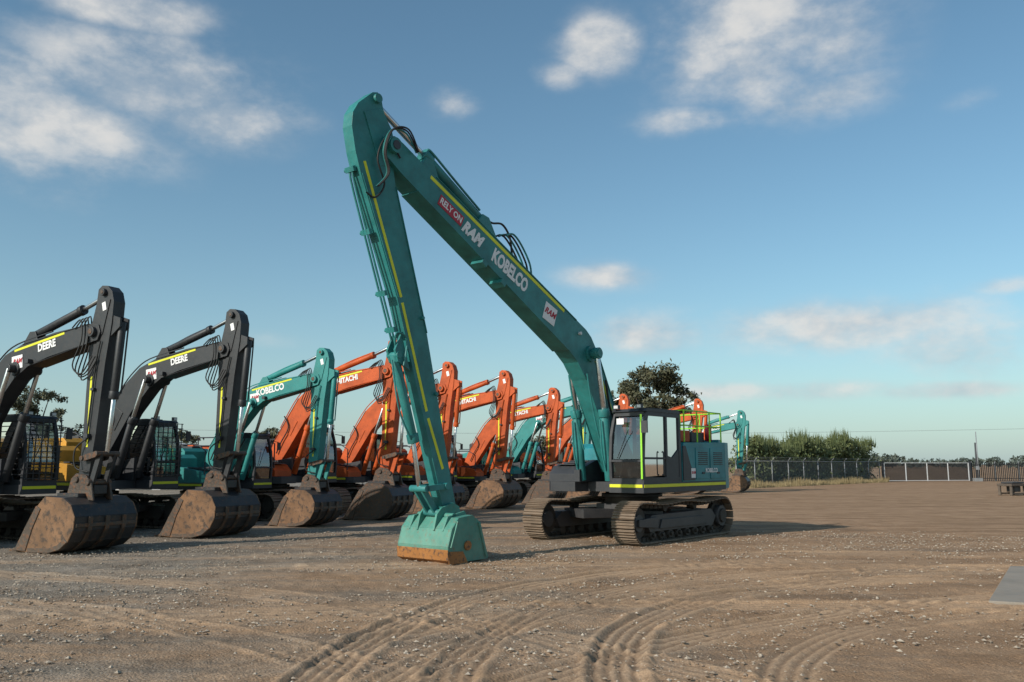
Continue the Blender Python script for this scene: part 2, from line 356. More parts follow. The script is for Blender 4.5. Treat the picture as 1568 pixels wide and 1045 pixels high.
def row_machine(kind,bk,sc,rz,label):
    g=Vector((math.cos(rz),math.sin(rz)))
    c=Vector(bk)-5*sc*g
    par=empty('excavator',(c.x,c.y,0),rz,sc)
    if kind=='dark': arm,body,cw,base,acc=black,yellowp,darkgrey,darkgrey,black
    elif kind=='teal': arm,body,cw,base,acc=teal,teal,teal,darkgrey,darkgrey
    else: arm,body,cw,base,acc=orange,orange,orange,darkgrey,darkgrey
    tracks(par,shoedark if kind!='orange' else darkgrey,n=46,detail=False)
    house(par,body,cw,base,acc,grille=(kind=='dark'))
    b=B(); w=.21
    boom=[(.1,1.9),(.4,2.6),(.98,3.5),(1.48,4.15),(2.0,4.56),(2.6,4.78),(3.8,5.0),(5.1,5.12),(5.3,5.08),(5.38,4.9),(5.3,4.72),(4.6,4.6),(3.6,4.42),(2.9,4.24),(2.4,3.95),(1.75,3.3),(1.0,2.25),(.55,1.65),(.25,1.6)]
    b.prism(boom,-w,w,arm)
    for (a,c_) in (((2.65,4.785),(5.0,5.115)),((2.95,4.25),(5.2,4.705)),((.45,2.68),(1.45,4.12))): b.bar(a,c_,.016,-w-.02,w+.02,arm)
    b.bar((2.35,4.64),(4.15,4.96),.06,-w-.006,-w+.01,hivis); b.bar((2.35,4.64),(4.15,4.96),.06,w-.01,w+.006,hivis)
    b.cyl((5.15,-.3,4.92),(5.15,.3,4.92),.12,arm,16); b.cyl((5.15,-.31,4.92),(5.15,.31,4.92),.07,steel,12); b.cyl((2.45,-.42,4.2),(2.45,.42,4.2),.1,arm,14); b.cyl((2.45,-w-.05,4.2),(2.45,w+.05,4.2),.17,arm,16)
    for y in(-.13,.08): b.prism([(2.45,4.7),(3.1,4.82),(2.95,5.1),(2.75,5.1)],y,y+.05,arm)
    b.cyl((2.82,0,5.03),(4.42,0,5.5),.10,arm); b.cyl((4.38,0,5.49),(4.5,0,5.525),.12,arm); b.cyl((4.45,0,5.51),(5.38,0,5.83),.055,chrome,12)
    b.tube([(2.9,.09,5.18),(3.6,.09,5.42),(4.35,.09,5.62)],.022,arm)
    for y in(-.4,.34):
        b.cyl((1.5,y+.03,1.5),(2.05,y+.03,3.1),.1,arm); b.cyl((2.05,y+.03,3.1),(2.45,y+.03,4.2),.055,chrome,12); b.cyl((2.0,y+.03,2.98),(2.08,y+.03,3.15),.12,arm)
    for y in(-.12,.1,.16): b.tube([(.6,y,3.1),(1.2,y,4.0),(1.7,y,4.5),(2.3,y,4.82),(3.6,y,5.05)],.02,arm if y<.1 else rubber,6,4)
    for k in range(4):
        y=-.27+.08*k
        b.tube([(4.5,y,5.05),(4.85,y-.05,5.2+.04*k),(5.0,y-.12,4.7),(4.8,y-.15,4.15-.09*k),(5.05,y-.1,3.95),(5.3,y-.04,4.35)],.018,rubber,6,5)
    for y in(-.28,.28): b.tube([(.9,y,3.5),(1.1,y,3.1),(.8,y,2.6),(.6,y,2.2)],.025,rubber,6)
    for y0,y1 in((-.42,-.3),(.3,.42)): b.prism([(1.1,2.0),(1.4,2.05),(1.4,1.42),(.2,1.4),(.2,1.9)],y0,y1,base)
    b.box((3.0,-w-.06,4.35),(.12,.12,.1),base)
    b.bar((1.0,2.9),(1.3,3.4),.35,-w-.02,-w,arm)
    b.build('boom',par,.02,2)
    b=B(); w=.155
    armp=[(5.16,5.92),(5.28,6.0),(5.46,5.98),(5.62,5.84),(5.70,5.6),(5.68,5.1),(5.55,4.2),(5.4,2.6),(5.26,1.62),(5.15,1.46),(5.0,1.46),(4.93,1.6),(4.98,2.6),(4.98,4.1),(4.97,4.85),(5.1,5.3)]
    b.prism(armp,-w,w,arm)
    b.bar((5.13,3.9),(5.14,2.3),.06,-w-.006,-w+.01,hivis); b.bar((5.32,4.6),(5.2,2.6),.06,w-.01,w+.006,hivis)
    b.bar((5.2,4.9),(5.4,5.7),.42,-w-.02,-w-.0,arm); b.bar((5.2,4.9),(5.4,5.7),.42,w+.0,w+.02,arm)
    b.cyl((5.38,-.24,5.83),(5.38,.24,5.83),.085,arm,14); b.cyl((5.38,-.25,5.83),(5.38,.25,5.83),.05,steel,12)
    b.box((5.42,-w-.024,5.5),(.2,.006,.12),white,-1.3)
    for y in(-.13,.08): b.prism([(5.6,5.3),(5.92,5.2),(5.92,5.0),(5.58,4.75)],y,y+.05,arm)
    b.cyl((5.85,0,5.12),(5.72,0,3.45),.09,arm); b.cyl((5.73,0,3.55),(5.71,0,3.38),.11,arm); b.cyl((5.72,0,3.4),(5.62,0,2.15),.05,chrome,12)
    b.tube([(5.92,.1,5.0),(5.87,.1,4.2),(5.82,.1,3.5)],.02,arm)
    for y in(-.27,.22): b.bar((5.62,2.15),(5.18,2.05),.13,y,y+.05,steel)
    for y in(-.2,.14): b.bar((5.62,2.15),(5.42,1.54),.14,y,y+.06,arm)
    b.cyl((5.62,-.3,2.15),(5.62,.3,2.15),.06,steel,12); b.cyl((5.15,-.3,2.05),(5.15,.3,2.05),.055,steel,12)
    for y in(-w-.04,w+.04):
        b.tube([(5.4,y,4.7),(5.3,y,4.2),(5.2,y,3.0),(5.15,y,2.4)],.018,rubber if kind=='dark' else arm,6,3)
        b.box((5.26,y,3.6),(.1,.07,.06),base); b.box((5.18,y,2.55),(.14,.12,.09),base)
    b.tube([(5.2,-w-.05,2.5),(4.95,-w-.15,2.25),(5.0,-w-.15,1.85),(5.3,-w-.05,1.75)],.018,rubber,6)
    b.tube([(5.15,w+.05,2.6),(4.9,w+.12,2.4),(4.85,w+.1,2.0),(5.1,w+.05,1.8)],.018,rubber,6)
    b.build('arm',par,.02,2)
    if kind=='dark': bucket_std(par,bktbrown,bktdark,.78,5)
    else: bucket_std(par,bktbrown if random.random()<.6 else steel,bktdark if random.random()<.7 else steel,random.choice([.62,.72,.8]),5)
    t=(.985,.17)
    text(label,par,(3.55,4.70) if kind!='teal' else (3.2,4.62),t,-1,.25 if kind!='teal' else .31,white,-.219,bold=.012,shear=0,sx=.9)
    b=B(); b.box((2.5,-.218,4.36),(.40,.01,.32),white,.12); b.build('company_sign',par,0)
    text('RAM',par,(2.51,4.38),(.99,.12),-1,.16,red,-.2275,shear=.3,bold=.01)
    return par

gz=math.atan2(-.45,.9)
row=[('dark',(-9.25,18.7),.96,'DEERE'),('dark',(-7.65,22.4),.985,'DEERE'),('teal',(-6.1,26.2),.90,'KOBELCO'),('orange',(-4.3,28.9),1.01,'HITACHI'),
('orange',(-2.75,32.8),.96,'HITACHI'),('orange',(-.6,36.4),.97,'HITACHI'),('orange',(1.66,40),.9,'HITACHI'),('teal',(3.6,43.8),.95,'KOBELCO'),
('orange',(5.9,47.3),.95,'HITACHI'),('orange',(11.3,53.2),.98,'HITACHI'),('teal',(15.0,57),.9,'KOBELCO')]
for k,(kd,bk,s,l) in enumerate(row):
    row_machine(kd,bk,s,gz+random.uniform(-.06,.06)*(k>2),l)

# ------------------------------------------------------------------ main long-reach machine
par=empty('long_reach_excavator',(3.1,22.3,0),math.atan2(-.77,-.64))
tracks(par,darkgrey,n=56)
house(par,teald,teald,darkgrey,darkgrey,rails=lime,tool=darkgrey)
b=B(); w=.22
boom=[(.15,1.9),(.5,2.4),(.98,3.1),(1.42,3.9),(1.85,4.62),(2.08,4.92),(2.3,5.08),(2.66,5.25),(4.2,5.98),(5.6,6.65),(7.52,7.55),(8.4,7.98),(8.62,8.06),(8.84,8.0),(8.92,7.82),(8.8,7.6),(8.45,7.38),(8.0,7.14),(5.3,5.68),(3.9,4.97),(3.0,4.50),(2.65,4.25),(2.3,3.85),(1.85,3.1),(1.35,2.15),(1.05,1.65),(.35,1.55)]
b.prism(boom,-w,w,tealm)
for a,c in (((2.7,5.255),(7.5,7.545)),((3.05,4.51),(8.0,7.13)),((1.0,3.12),(1.85,4.64))):
    b.bar(a,c,.018,-w-.02,w+.02,tealm)
b.bar((3.19,5.41),(7.65,7.51),.075,w,w+.006,hivis); b.bar((1.18,3.1),(2.0,4.5),.08,w,w+.006,hivis)
b.cyl((8.68,-.34,7.84),(8.68,.34,7.84),.15,tealm,20); b.cyl((8.68,.3,7.84),(8.68,.36,7.84),.09,darkgrey,16)
b.cyl((2.13,-.52,4.5),(2.13,.52,4.5),.1,tealm,16); b.cyl((2.13,w,4.5),(2.13,w+.06,4.5),.2,tealm,20)
b.cyl((.5,-.45,1.85),(.5,.45,1.85),.14,darkgrey,16)
for y in(-.41,.41):
    b.cyl((1.65,y,1.45),(1.86,y,3.1),.115,tealm,20); b.cyl((1.85,y,2.98),(1.88,y,3.16),.14,tealm,20); b.cyl((1.86,y,3.1),(2.13,y,4.5),.065,chrome,14)
    b.cyl((2.13,y-.08,4.5),(2.13,y+.08,4.5),.14,tealm,16)
    b.tube([(1.82,y,1.7),(1.98,y,2.2),(2.03,y,2.9)],.022,tealm)
for y in(-.15,.1): b.prism([(5.45,6.55),(6.2,6.9),(6.0,7.14),(5.8,7.1)],y,y+.05,tealm)
b.cyl((5.9,0,7.03),(7.6,0,7.98),.11,tealm,20); b.cyl((7.48,0,7.91),(7.68,0,8.02),.145,tealm,20); b.cyl((7.66,0,8.01),(9.0,0,8.70),.06,chrome,14)
b.tube([(6.05,.1,7.22),(6.8,.1,7.66),(7.5,.1,8.08),(7.6,.06,8.12)],.025,tealm)
b.prism([(7.3,7.45),(7.85,7.7),(7.7,7.92),(7.5,7.88)],-.15,.15,tealm)
for y in(-.16,-.08,.02): b.tube([(1.4,y,4.1),(1.9,y,4.88),(2.5,y,5.3),(4.1,y,6.05),(5.4,y,6.68)],.022,tealm,6,4)
for x in(3.1,4.2,5.2): b.box((x,-.07,5.53+(x-3.1)*.472),(.08,.36,.08),tealm,.43)
for k in range(4):
    y=.16-.08*k; o=.03*k
    b.tube([(4.35+o,y,6.05),(4.42+o,y,6.35),(4.72+o,y,6.72),(5.0+o,y,6.9),(5.25+o,y,6.82)],.022,rubber if k%2 else tealm,8,6)
b.tube([(5.0,.12,6.45),(5.1,.14,6.82),(5.35,.14,7.05),(5.65,.12,7.02),(5.8,.1,7.05)],.024,rubber,8,6)
b.tube([(5.4,-.1,6.7),(5.7,-.16,7.15),(6.0,-.14,7.28),(6.2,-.1,7.25)],.024,tealm,8,6)
for k in range(3):
    y=.27+.035*k
    b.tube([(8.1,y,7.86),(8.4,y+.03,8.16+.03*k),(8.8,y+.03,8.1),(8.95,y,7.65),(8.85,y,7.25),(9.05,y-.06,6.95)],.018,tealm if k==0 else rubber,6,6)
for (x,z) in ((6.05,6.05),(5.45,5.72)):
    b.box((x,.1,z),(.16,.34,.12),tealm,.55)
for (x,z) in((2.6,4.95),): b.cyl((x,w,z),(x,w+.07,z),.04,lamp,10)
for y in(-.27,.27):
    b.tube([(1.55,y,3.9),(1.4,y,3.3),(1.15,y,2.8),(1.0,y,2.3)],.028,rubber,8)
    b.tube([(2.35,y,4.0),(2.2,y,3.4),(2.0,y,2.8),(1.75,y,2.2)],.022,tealm,8)
b.prism([(1.1,1.95),(1.85,1.7),(1.85,1.42),(.2,1.4),(.2,1.9)],-.5,-.34,darkgrey)
b.build('boom',par,.018,2)
b=B(); w=.13
armp=[(8.90,8.74),(9.0,8.84),(9.12,8.80),(9.46,8.48),(9.58,8.26),(9.6,8.0),(9.5,7.55),(9.36,7.15),(8.40,4.95),(7.33,1.73),(7.1,1.0),(6.9,.86),(6.72,.98),(6.84,1.38),(7.60,4.35),(8.48,7.05),(8.55,7.4),(8.5,7.8),(8.62,8.2),(8.84,8.5)]
b.prism(armp,-w,w,tealm)
for y in(-w-.02,w): b.bar((8.68,7.5),(9.1,8.45),.5,y,y+.02,tealm)
b.bar((9.33,7.15),(8.38,4.97),.016,-w-.02,w+.02,tealm); b.bar((8.49,7.1),(7.61,4.37),.016,-w-.02,w+.02,tealm)
b.bar((9.28,7.40),(8.30,4.98),.065,w,w+.006,hivis); b.bar((8.27,4.88),(7.58,2.85),.065,w,w+.006,hivis); b.bar((7.54,2.72),(7.12,1.75),.065,w,w+.006,hivis)
b.cyl((9.02,-.2,8.70),(9.02,.2,8.70),.09,tealm,16)
F=lambda t,o=0:(9.40-2.07*t+.941*o, 7.25-5.52*t-.339*o)
for y in(-.10,-.02):
    b.tube([(F(.0,-.02)[0],y,F(0,-.02)[1]),(F(.03,.07)[0],y,F(.03,.07)[1]),(F(.3,.07)[0],y,F(.3,.07)[1]),(F(.6,.07)[0],y,F(.6,.07)[1]),(F(.66,.14)[0],y,F(.66,.14)[1])],.022,tealm,8,4)
for t in(.0,.2,.4,.52):
    p=F(t,.05); b.box((p[0],-.06,p[1]),(.10,.24,.07),tealm,1.22)
    b.cyl((p[0],-.22,p[1]),(p[0],-.16,p[1]),.03,tealm,8)
for (x,z,y) in((7.75,4.65,w),(7.35,3.2,w)): b.cyl((x,y,z),(x,y+.06,z),.035,tealm,8)
p=F(.6,.18); q=F(.88,.24); r_=(7.62,1.38)
for y in(-.13,.08): b.prism([F(.54,0),F(.58,.24),F(.62,.24),F(.66,0)],y,y+.05,tealm)
b.cyl((p[0],0,p[1]),(q[0],0,q[1]),.09,tealm,20); b.cyl((p[0],-.15,p[1]),(p[0],.15,p[1]),.065,tealm,14)
b.cyl((q[0]+.03,0,q[1]+.1),(q[0]-.02,0,q[1]-.06),.115,tealm,20); b.cyl((q[0],0,q[1]),(r_[0],0,r_[1]),.045,chrome,12)
b.cyl((r_[0],-.22,r_[1]),(r_[0],.22,r_[1]),.065,tealm,14)
b.tube([(p[0]+.1,.05,p[1]-.1),(p[0]-.05,.1,p[1]-1.0),(q[0]+.1,.05,q[1])],.018,tealm)
b.tube([(p[0]+.02,.05,p[1]+.1),(p[0]+.1,.16,p[1]+.4),(p[0]-.15,.18,p[1]+.3),(p[0]-.1,.16,p[1]-.2)],.02,tealm)
for y in(-.22,.17): b.bar(r_,(7.08,1.42),.11,y,y+.05,tealm)
for y in(-.12,.07): b.bar(r_,(7.25,.92),.12,y,y+.05,tealm)
b.cyl((7.08,-.24,1.42),(7.08,.24,1.42),.065,tealm,14); b.cyl((6.92,-.24,1.02),(6.92,.24,1.02),.08,tealm,14); b.cyl((7.25,-.24,.92),(7.25,.24,.92),.07,tealm,14)
b.tube([(8.5,w+.12,7.65),(8.85,w+.12,7.95),(9.05,w+.1,7.5),(8.85,w+.08,7.05),(9.05,w+.06,6.75),(9.25,w+.04,6.8)],.018,rubber,8,6)
b.build('arm',par,.015,2)
b=B(); wd=.66
out=[(6.38,.06),(6.42,.03),(7.38,.01),(7.5,.08),(7.52,.32),(7.42,.64),(7.24,.84),(6.85,.88),(6.66,.76)]
b.shell(out,.03,-wd,wd,tealb)
for y in(-wd-.02,wd): b.prism(out,y,y+.02,tealb)
b.shell([(7.36,-.006),(7.515,.07),(7.54,.27)],.016,-wd-.03,wd+.03,rustlip)
b.prism([(6.98,.0),(7.5,.0),(7.5,.24),(7.12,.22)],wd+.02,wd+.035,rustlip)
b.cyl((7.0,wd+.02,.32),(7.0,wd+.06,.32),.09,rustlip,16)
b.bar((6.46,.08),(6.68,.74),.05,wd+.02,wd+.05,tealb); b.bar((7.45,.3),(7.27,.78),.04,wd+.02,wd+.05,tealb)
for y in(-.48,-.25,.2,.43): b.prism([(6.7,.80),(7.46,.6),(7.38,.9),(7.25,1.02),(6.92,1.1),(6.76,1.02)] if abs(y)<.3 else [(6.75,.8),(7.45,.6),(7.32,.86),(6.85,.95)],y,y+.05,tealb)
b.cyl((7.15,-.48,.86),(7.15,.48,.86),.06,tealb,14)
b.build('bucket',par,.01,2)
bd=(-.904,-.427)
text('KOBELCO',par,(5.18,6.02),bd,1,.43,white,.2255,bold=.014,sx=.66)
text('RAM',par,(6.42,6.60),bd,1,.36,white,.2255,shear=.3,bold=.016,sx=.85)
b=B(); b.box((7.06,.2255,6.95),(.76,.006,.24),red,math.atan2(.427,.904)); b.build('slogan_sign',par,0)
text('RELY ON',par,(7.06,6.95),bd,1,.19,white,.2315,bold=.008,sx=.9)
b=B(); b.box((3.75,.2255,5.27),(.46,.006,.42),white,.36); b.build('company_sign',par,0)
text('RAM',par,(3.75,5.29),(-.94,-.35),1,.2,red,.2315,shear=.3,bold=.01)
text('KOBELCO',par,(-1.5,1.68),(-1,0),1,.15,white,1.523,bold=.008)
b=B(); b.box((-.5,1.520,1.62),(.22,.006,.24),white); b.build('company_sign',par,0)
text('RAM',par,(-.5,1.63),(-1,0),1,.1,red,1.5255,shear=.3,bold=.006)

# ------------------------------------------------------------------ ground
def vn(x,y,s,seed):
    g=np.random.default_rng(seed).random((256,256))
    X=x/s; Y=y/s; xi=np.floor(X).astype(int); yi=np.floor(Y).astype(int); fx=X-xi; fy=Y-yi
    fx=fx*fx*(3-2*fx); fy=fy*fy*(3-2*fy)
    a=g[xi%256,yi%256];b_=g[(xi+1)%256,yi%256];c=g[xi%256,(yi+1)%256];d=g[(xi+1)%256,(yi+1)%256]
    return (a*(1-fx)+b_*fx)*(1-fy)+(c*(1-fx)+d*fx)*fy
def far(a,b_,n): return list(a+(b_-a)*(np.linspace(0,1,n)**3))
xs=np.array(sorted(set([-x for x in far(13,2500,28)]+list(np.arange(-13,13,.04))+far(13,2500,28))))
ys=np.array(sorted(set([-300,-100,-30,-5,2]+list(np.arange(5,16,.035))+list(np.arange(16,30,.08))+far(30,3000,40))))
GX,GY=np.meshgrid(xs,ys,indexing='ij')
# (centre x, centre y, radius, half width, start deg, end deg, strength) of wheel and track marks
ARCS=((8,7.2,9.75,.27,92,205,1),(8,7.2,8.55,.25,92,205,.85),(8,7.2,7.1,.28,92,205,1),(7.2,6.0,5.0,.28,85,205,.9),
 (10,4,11.6,.24,78,175,.8),(12,-2,15.2,.28,75,170,.9),(12,-2,17.6,.28,75,150,.75),
 (-14,-4,17.5,.28,10,90,.7),(-14,-4,19.6,.28,10,90,.6),(3,-30,46,.34,60,120,.8),(3,-30,48.2,.34,60,120,.8),(3,-34,45.5,.3,60,120,.7),(-6,30,19.5,.3,240,320,.7))
def arcs(x,y):
    h=np.zeros_like(x); m=np.zeros_like(x); gr=np.zeros_like(x)
    wob=(vn(x,y,4,5)-.5)*.5+(vn(x,y,.8,6)-.5)*.04
    for (cx,cy,rr,wd,a0,a1,amp) in ARCS:
        r=np.hypot(x-cx,y-cy)+wob-rr; an=np.degrees(np.arctan2(y-cy,x-cx))%360
        e=np.clip(1-np.abs(r)/wd,0,1)
        fade=np.clip((an-a0)/10,0,1)*np.clip((a1-an)/10,0,1)
        pat=np.clip(vn(x+rr,y,2.4,9)*3.2-.30,0,1)*(.75+.25*vn(x,y+rr,.5,17))
        k=np.clip(e*5,0,1)*fade*amp*pat
        s=an*math.pi/180*rr
        tread=.5+.5*np.sin(r*2*math.pi/.13+.4*np.sin(s*2*math.pi/.21+rr))
        edge=(np.exp(-((np.abs(r)-wd-.03)/.05)**2))*fade*amp*np.clip(vn(x,y+rr,1.5,13)*3-.6,0,1)
        h+= k*(-.031+.030*tread)+edge*.032
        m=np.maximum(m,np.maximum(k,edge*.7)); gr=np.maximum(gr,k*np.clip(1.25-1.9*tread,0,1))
    return h,m,gr
near=np.exp(-np.clip((np.hypot(GX,GY)-26)/8,0,50))*(GY>3)
H,TM,GR=arcs(GX,GY)
u_=GX*.93+GY*.36; v_=-GX*.36+GY*.93
H2=(vn(u_/5,v_,.35,21)-.5)*.03+(vn(u_,v_,1.4,22)-.5)*.035+((vn(GX,GY,.16,23)-.5)*.016+(vn(GX,GY,.08,24)-.5)*.014)*(1-.7*TM)
cl_=np.clip(vn(GX,GY,.35,41)*vn(GX,GY,.22,42)*3.2-1.75,0,1)*np.clip(vn(u_/3,v_,1.0,43)*3-1.2,0,1)
Z=(H+H2+cl_*.03)*near
n0,n1=len(xs),len(ys)
co=np.stack([GX,GY,Z],-1).reshape(-1,3)
idx=np.arange(n0*n1).reshape(n0,n1)
fc=np.stack([idx[:-1,:-1],idx[1:,:-1],idx[1:,1:],idx[:-1,1:]],-1).reshape(-1,4)
me=bpy.data.meshes.new('gravel_yard_ground'); me.vertices.add(len(co)); me.vertices.foreach_set('co',co.ravel().astype(np.float32))
me.loops.add(fc.size); me.loops.foreach_set('vertex_index',fc.ravel().astype(np.int32)); me.polygons.add(len(fc))
me.polygons.foreach_set('loop_start',np.arange(0,fc.size,4,dtype=np.int32)); me.polygons.foreach_set('loop_total',np.full(len(fc),4,dtype=np.int32))
me.polygons.foreach_set('use_smooth',np.ones(len(fc),dtype=bool)); me.update(calc_edges=True)
at=me.attributes.new('wheel','FLOAT','POINT'); at.data.foreach_set('value',(TM*near).ravel().astype(np.float32))
at=me.attributes.new('groove_shade','FLOAT','POINT'); at.data.foreach_set('value',(GR*near).ravel().astype(np.float32))
ground=bpy.data.objects.new('ground',me); scene.collection.objects.link(ground)
m,nt,p=newmat('gravel_dirt')
geo=nn(nt,'ShaderNodeNewGeometry').outputs['Position']
sp=nn(nt,'ShaderNodeSeparateXYZ'); nt.links.new(geo,sp.inputs[0])
big=noise(nt,geo,.16,4,.6); med=noise(nt,geo,1.1,5,.65)
mp=nn(nt,'ShaderNodeMapping'); mp.inputs['Rotation'].default_value=(0,0,-.37); mp.inputs['Scale'].default_value=(.10,1.1,1); nt.links.new(geo,mp.inputs[0])
stk=noise(nt,mp.outputs[0],1.1,5,.65)
fine=noise(nt,geo,40,4,.8)
vo=nn(nt,'ShaderNodeTexVoronoi'); vo.inputs['Scale'].default_value=34; nt.links.new(geo,vo.inputs['Vector'])
at=nn(nt,'ShaderNodeAttribute',attribute_name='wheel').outputs['Fac']; at2=nn(nt,'ShaderNodeAttribute',attribute_name='groove_shade').outputs['Fac']
calm=M(nt,'MULTIPLY_ADD',at,-.7,1.0,clamp=True)
side=M(nt,'ADD',M(nt,'MULTIPLY_ADD',sp.outputs[0],-.075,.20),M(nt,'MULTIPLY',sp.outputs[1],.006))
gf=M(nt,'ADD',side,M(nt,'MULTIPLY_ADD',M(nt,'ADD',stk,big),2.8,-2.8),clamp=True)
c=mixc(nt,gf,(.46,.302,.188),(.355,.305,.250))
c=mixc(nt,M(nt,'MULTIPLY_ADD',med,2.6,-.8,clamp=True),mixc(nt,1.0,c,(.66,.63,.60),'MULTIPLY'),c)
c=mixc(nt,M(nt,'MULTIPLY',M(nt,'MULTIPLY_ADD',stk,5,-2.2,clamp=True),calm),c,mixc(nt,1.0,c,(.74,.72,.70),'MULTIPLY'))
c=mixc(nt,M(nt,'MULTIPLY',at,.75),c,(.465,.318,.204))
peb=mixc(nt,M(nt,'MULTIPLY_ADD',fine,3.2,-1.1,clamp=True),mixc(nt,1.0,c,(.60,.59,.58),'MULTIPLY'),mixc(nt,1.0,c,(1.24,1.23,1.22),'MULTIPLY'))
peb=mixc(nt,calm,mixc(nt,.4,c,peb),peb)
peb=mixc(nt,M(nt,'MULTIPLY',at2,.74),peb,(.150,.098,.062))  # tread grooves painted darker, standing in for shade the relief barely casts
vs=nn(nt,'ShaderNodeSeparateColor'); nt.links.new(vo.outputs['Color'],vs.inputs[0])
pf=M(nt,'MULTIPLY',M(nt,'MULTIPLY',M(nt,'GREATER_THAN',vs.outputs[0],.78),M(nt,'LESS_THAN',vo.outputs['Distance'],.36)),calm)
peb=mixc(nt,M(nt,'MULTIPLY',pf,M(nt,'MULTIPLY_ADD',gf,.4,.12)),peb,(.52,.47,.41))
nt.links.new(peb,p.inputs['Base Color']); p.inputs['Roughness'].default_value=.95; p.inputs['Specular IOR Level'].default_value=.12
hgt=M(nt,'ADD',M(nt,'MULTIPLY',fine,.9),M(nt,'ADD',M(nt,'MULTIPLY',vo.outputs['Distance'],-.6),M(nt,'MULTIPLY',med,.8)))
bp=nn(nt,'ShaderNodeBump'); bp.inputs['Distance'].default_value=.03
nt.links.new(M(nt,'MULTIPLY',calm,.62),bp.inputs['Strength'])
nt.links.new(hgt,bp.inputs['Height']); nt.links.new(bp.outputs[0],p.inputs['Normal'])
me.materials.append(m)
def stones(name,N,x0,x1,y0,y1,smin,smax,m):
    base=np.array([(1,0,0),(-1,0,0),(0,1,0),(0,-1,0),(0,0,.7),(0,0,-.7)])
    F_=np.array([(0,2,4),(2,1,4),(1,3,4),(3,0,4),(2,0,5),(1,2,5),(3,1,5),(0,3,5)])
    y=y0+(y1-y0)*rng.random(N*3)**1.25; x=x0+(x1-x0)*rng.random(N*3)
    ok=(np.abs(x)<y*.66+1)&(rng.random(N*3)<np.clip(vn(x*.93+y*.36,(-x*.36+y*.93)*4,2.2,31)*2.4-.6,.06,1)*(1-.92*arcs(x,y)[1]))
    x=x[ok][:N]; y=y[ok][:N]; n=len(x)
    s=smin+(smax-smin)*rng.random(n)**5
    V=base[None]*(s[:,None,None])*(.7+.6*rng.random((n,6,1)))*np.array([1,.8,.75])
    a=rng.random(n)*6.28; ca,sa=np.cos(a),np.sin(a)
    X=V[:,:,0]*ca[:,None]-V[:,:,1]*sa[:,None]; Y=V[:,:,0]*sa[:,None]+V[:,:,1]*ca[:,None]
    V=np.stack([X+x[:,None],Y+y[:,None],V[:,:,2]+(s*.3)[:,None]+.004],-1).reshape(-1,3)
    Fc=(F_[None]+6*np.arange(n)[:,None,None]).reshape(-1,3)
    me=bpy.data.meshes.new(name); me.from_pydata(V.tolist(),[],Fc.tolist()); me.materials.append(m)
    ob=bpy.data.objects.new(name,me); scene.collection.objects.link(ob)
stm,nt,p=newmat('loose_stones')
g=nn(nt,'ShaderNodeNewGeometry')
nt.links.new(mixc(nt,g.outputs['Random Per Island'],(.20,.14,.095),(.45,.385,.31)),p.inputs['Base Color']); p.inputs['Roughness'].default_value=.9
stones('loose_gravel',40000,-14,14,6,24,.007,.036,stm)

b=B(); b.prismz([(6.35,11.7),(8.9,15.6),(13.5,14.6),(12.5,9.0)],-.05,.045,concrete); b.build('concrete_slab',None,.015,2)

# ------------------------------------------------------------------ vegetation
def leaves(clumps,n,size,aspect=.55,fill=False):
    C=np.array([c[:3] for c in clumps]); Rr=np.array([c[3] for c in clumps])
    k=rng.choice(len(C),n,p=Rr**2/np.sum(Rr**2))
    d=rng.normal(size=(n,3))
    if fill: d*=.62
    else:
        d/=np.linalg.norm(d,axis=1)[:,None]; d*=(.45+.6*rng.random(n)**.6)[:,None]
    pos=C[k]+d*Rr[k][:,None]*np.array([1,1,.75])
    a=rng.normal(size=(n,3)); a/=np.linalg.norm(a,axis=1)[:,None]
    b_=np.cross(a,rng.normal(size=(n,3))); b_/=np.linalg.norm(b_,axis=1)[:,None]
    s=size*(.6+.8*rng.random(n))[:,None]
    q=np.stack([pos-a*s,pos-b_*s*aspect,pos+a*s,pos+b_*s*aspect],1).reshape(-1,3)
    return q.tolist(),(np.arange(n*4).reshape(n,4)).tolist()
def rawmesh(name,v,f,m,par=None):
    me=bpy.data.meshes.new(name); me.from_pydata(v,[],f); me.materials.append(m)
    o=bpy.data.objects.new(name,me); scene.collection.objects.link(o); o.parent=par
    return o
def tree(name,x,y,h,wd,nc=34,nl=5200,lm=leaf,ls=.22,trunkf=.35):
    par=empty(name,(x,y,0))
    b=B(); th=h*trunkf; b.tube([(0,0,-.1),(.15,0,th*.5),(0,.1,th)],(h*.028,h*.02),bark,8,4)
    cl=[]
    for i in range(nc):
        t=random.random(); an=random.random()*6.28
        z=th*.95+(h-th)*(t**.8)*.92
        rr=wd*.5*math.sqrt(max(.05,1-((z-th)/(h-th)-.42)**2*1.9))*random.uniform(.3,1.0)
        c=(rr*math.cos(an),rr*math.sin(an),z)
        cr=wd*random.uniform(.05,.10)
        for q in range(3): cl.append((c[0]+random.gauss(0,cr),c[1]+random.gauss(0,cr),c[2]+random.gauss(0,cr*.6),cr*random.uniform(.5,1.1)))
        if i%3==0:
            b.tube([(0,.1,th*random.uniform(.6,1)),(c[0]*.4,c[1]*.4,(th+c[2])/2*.95),c],(h*.012,h*.003),bark,6,4)
    b.build('trunk_and_limbs',par,0)
    v,f=leaves(cl,nl,ls,.4,True); rawmesh('foliage',v,f,lm,par)
tree('gum_tree',14.4,88,12.3,7.6,46,12000,ls=.21,trunkf=.3)
tree('gum_tree',11.2,92,10.6,5.2,24,5000,ls=.2)
tree('gum_tree',-44.5,80,8.9,4.8,20,3600,ls=.17,trunkf=.5)
tree('gum_tree',-41.0,84,6.0,4.6,16,2800,ls=.17)
tree('gum_tree',-33,84,5.0,4.5,14,2200,ls=.17)
tree('gum_tree',-24.5,86,5.4,4,14,2200,ls=.17)
tree('gum_tree',2.5,88,5.4,5,14,2200,ls=.17)
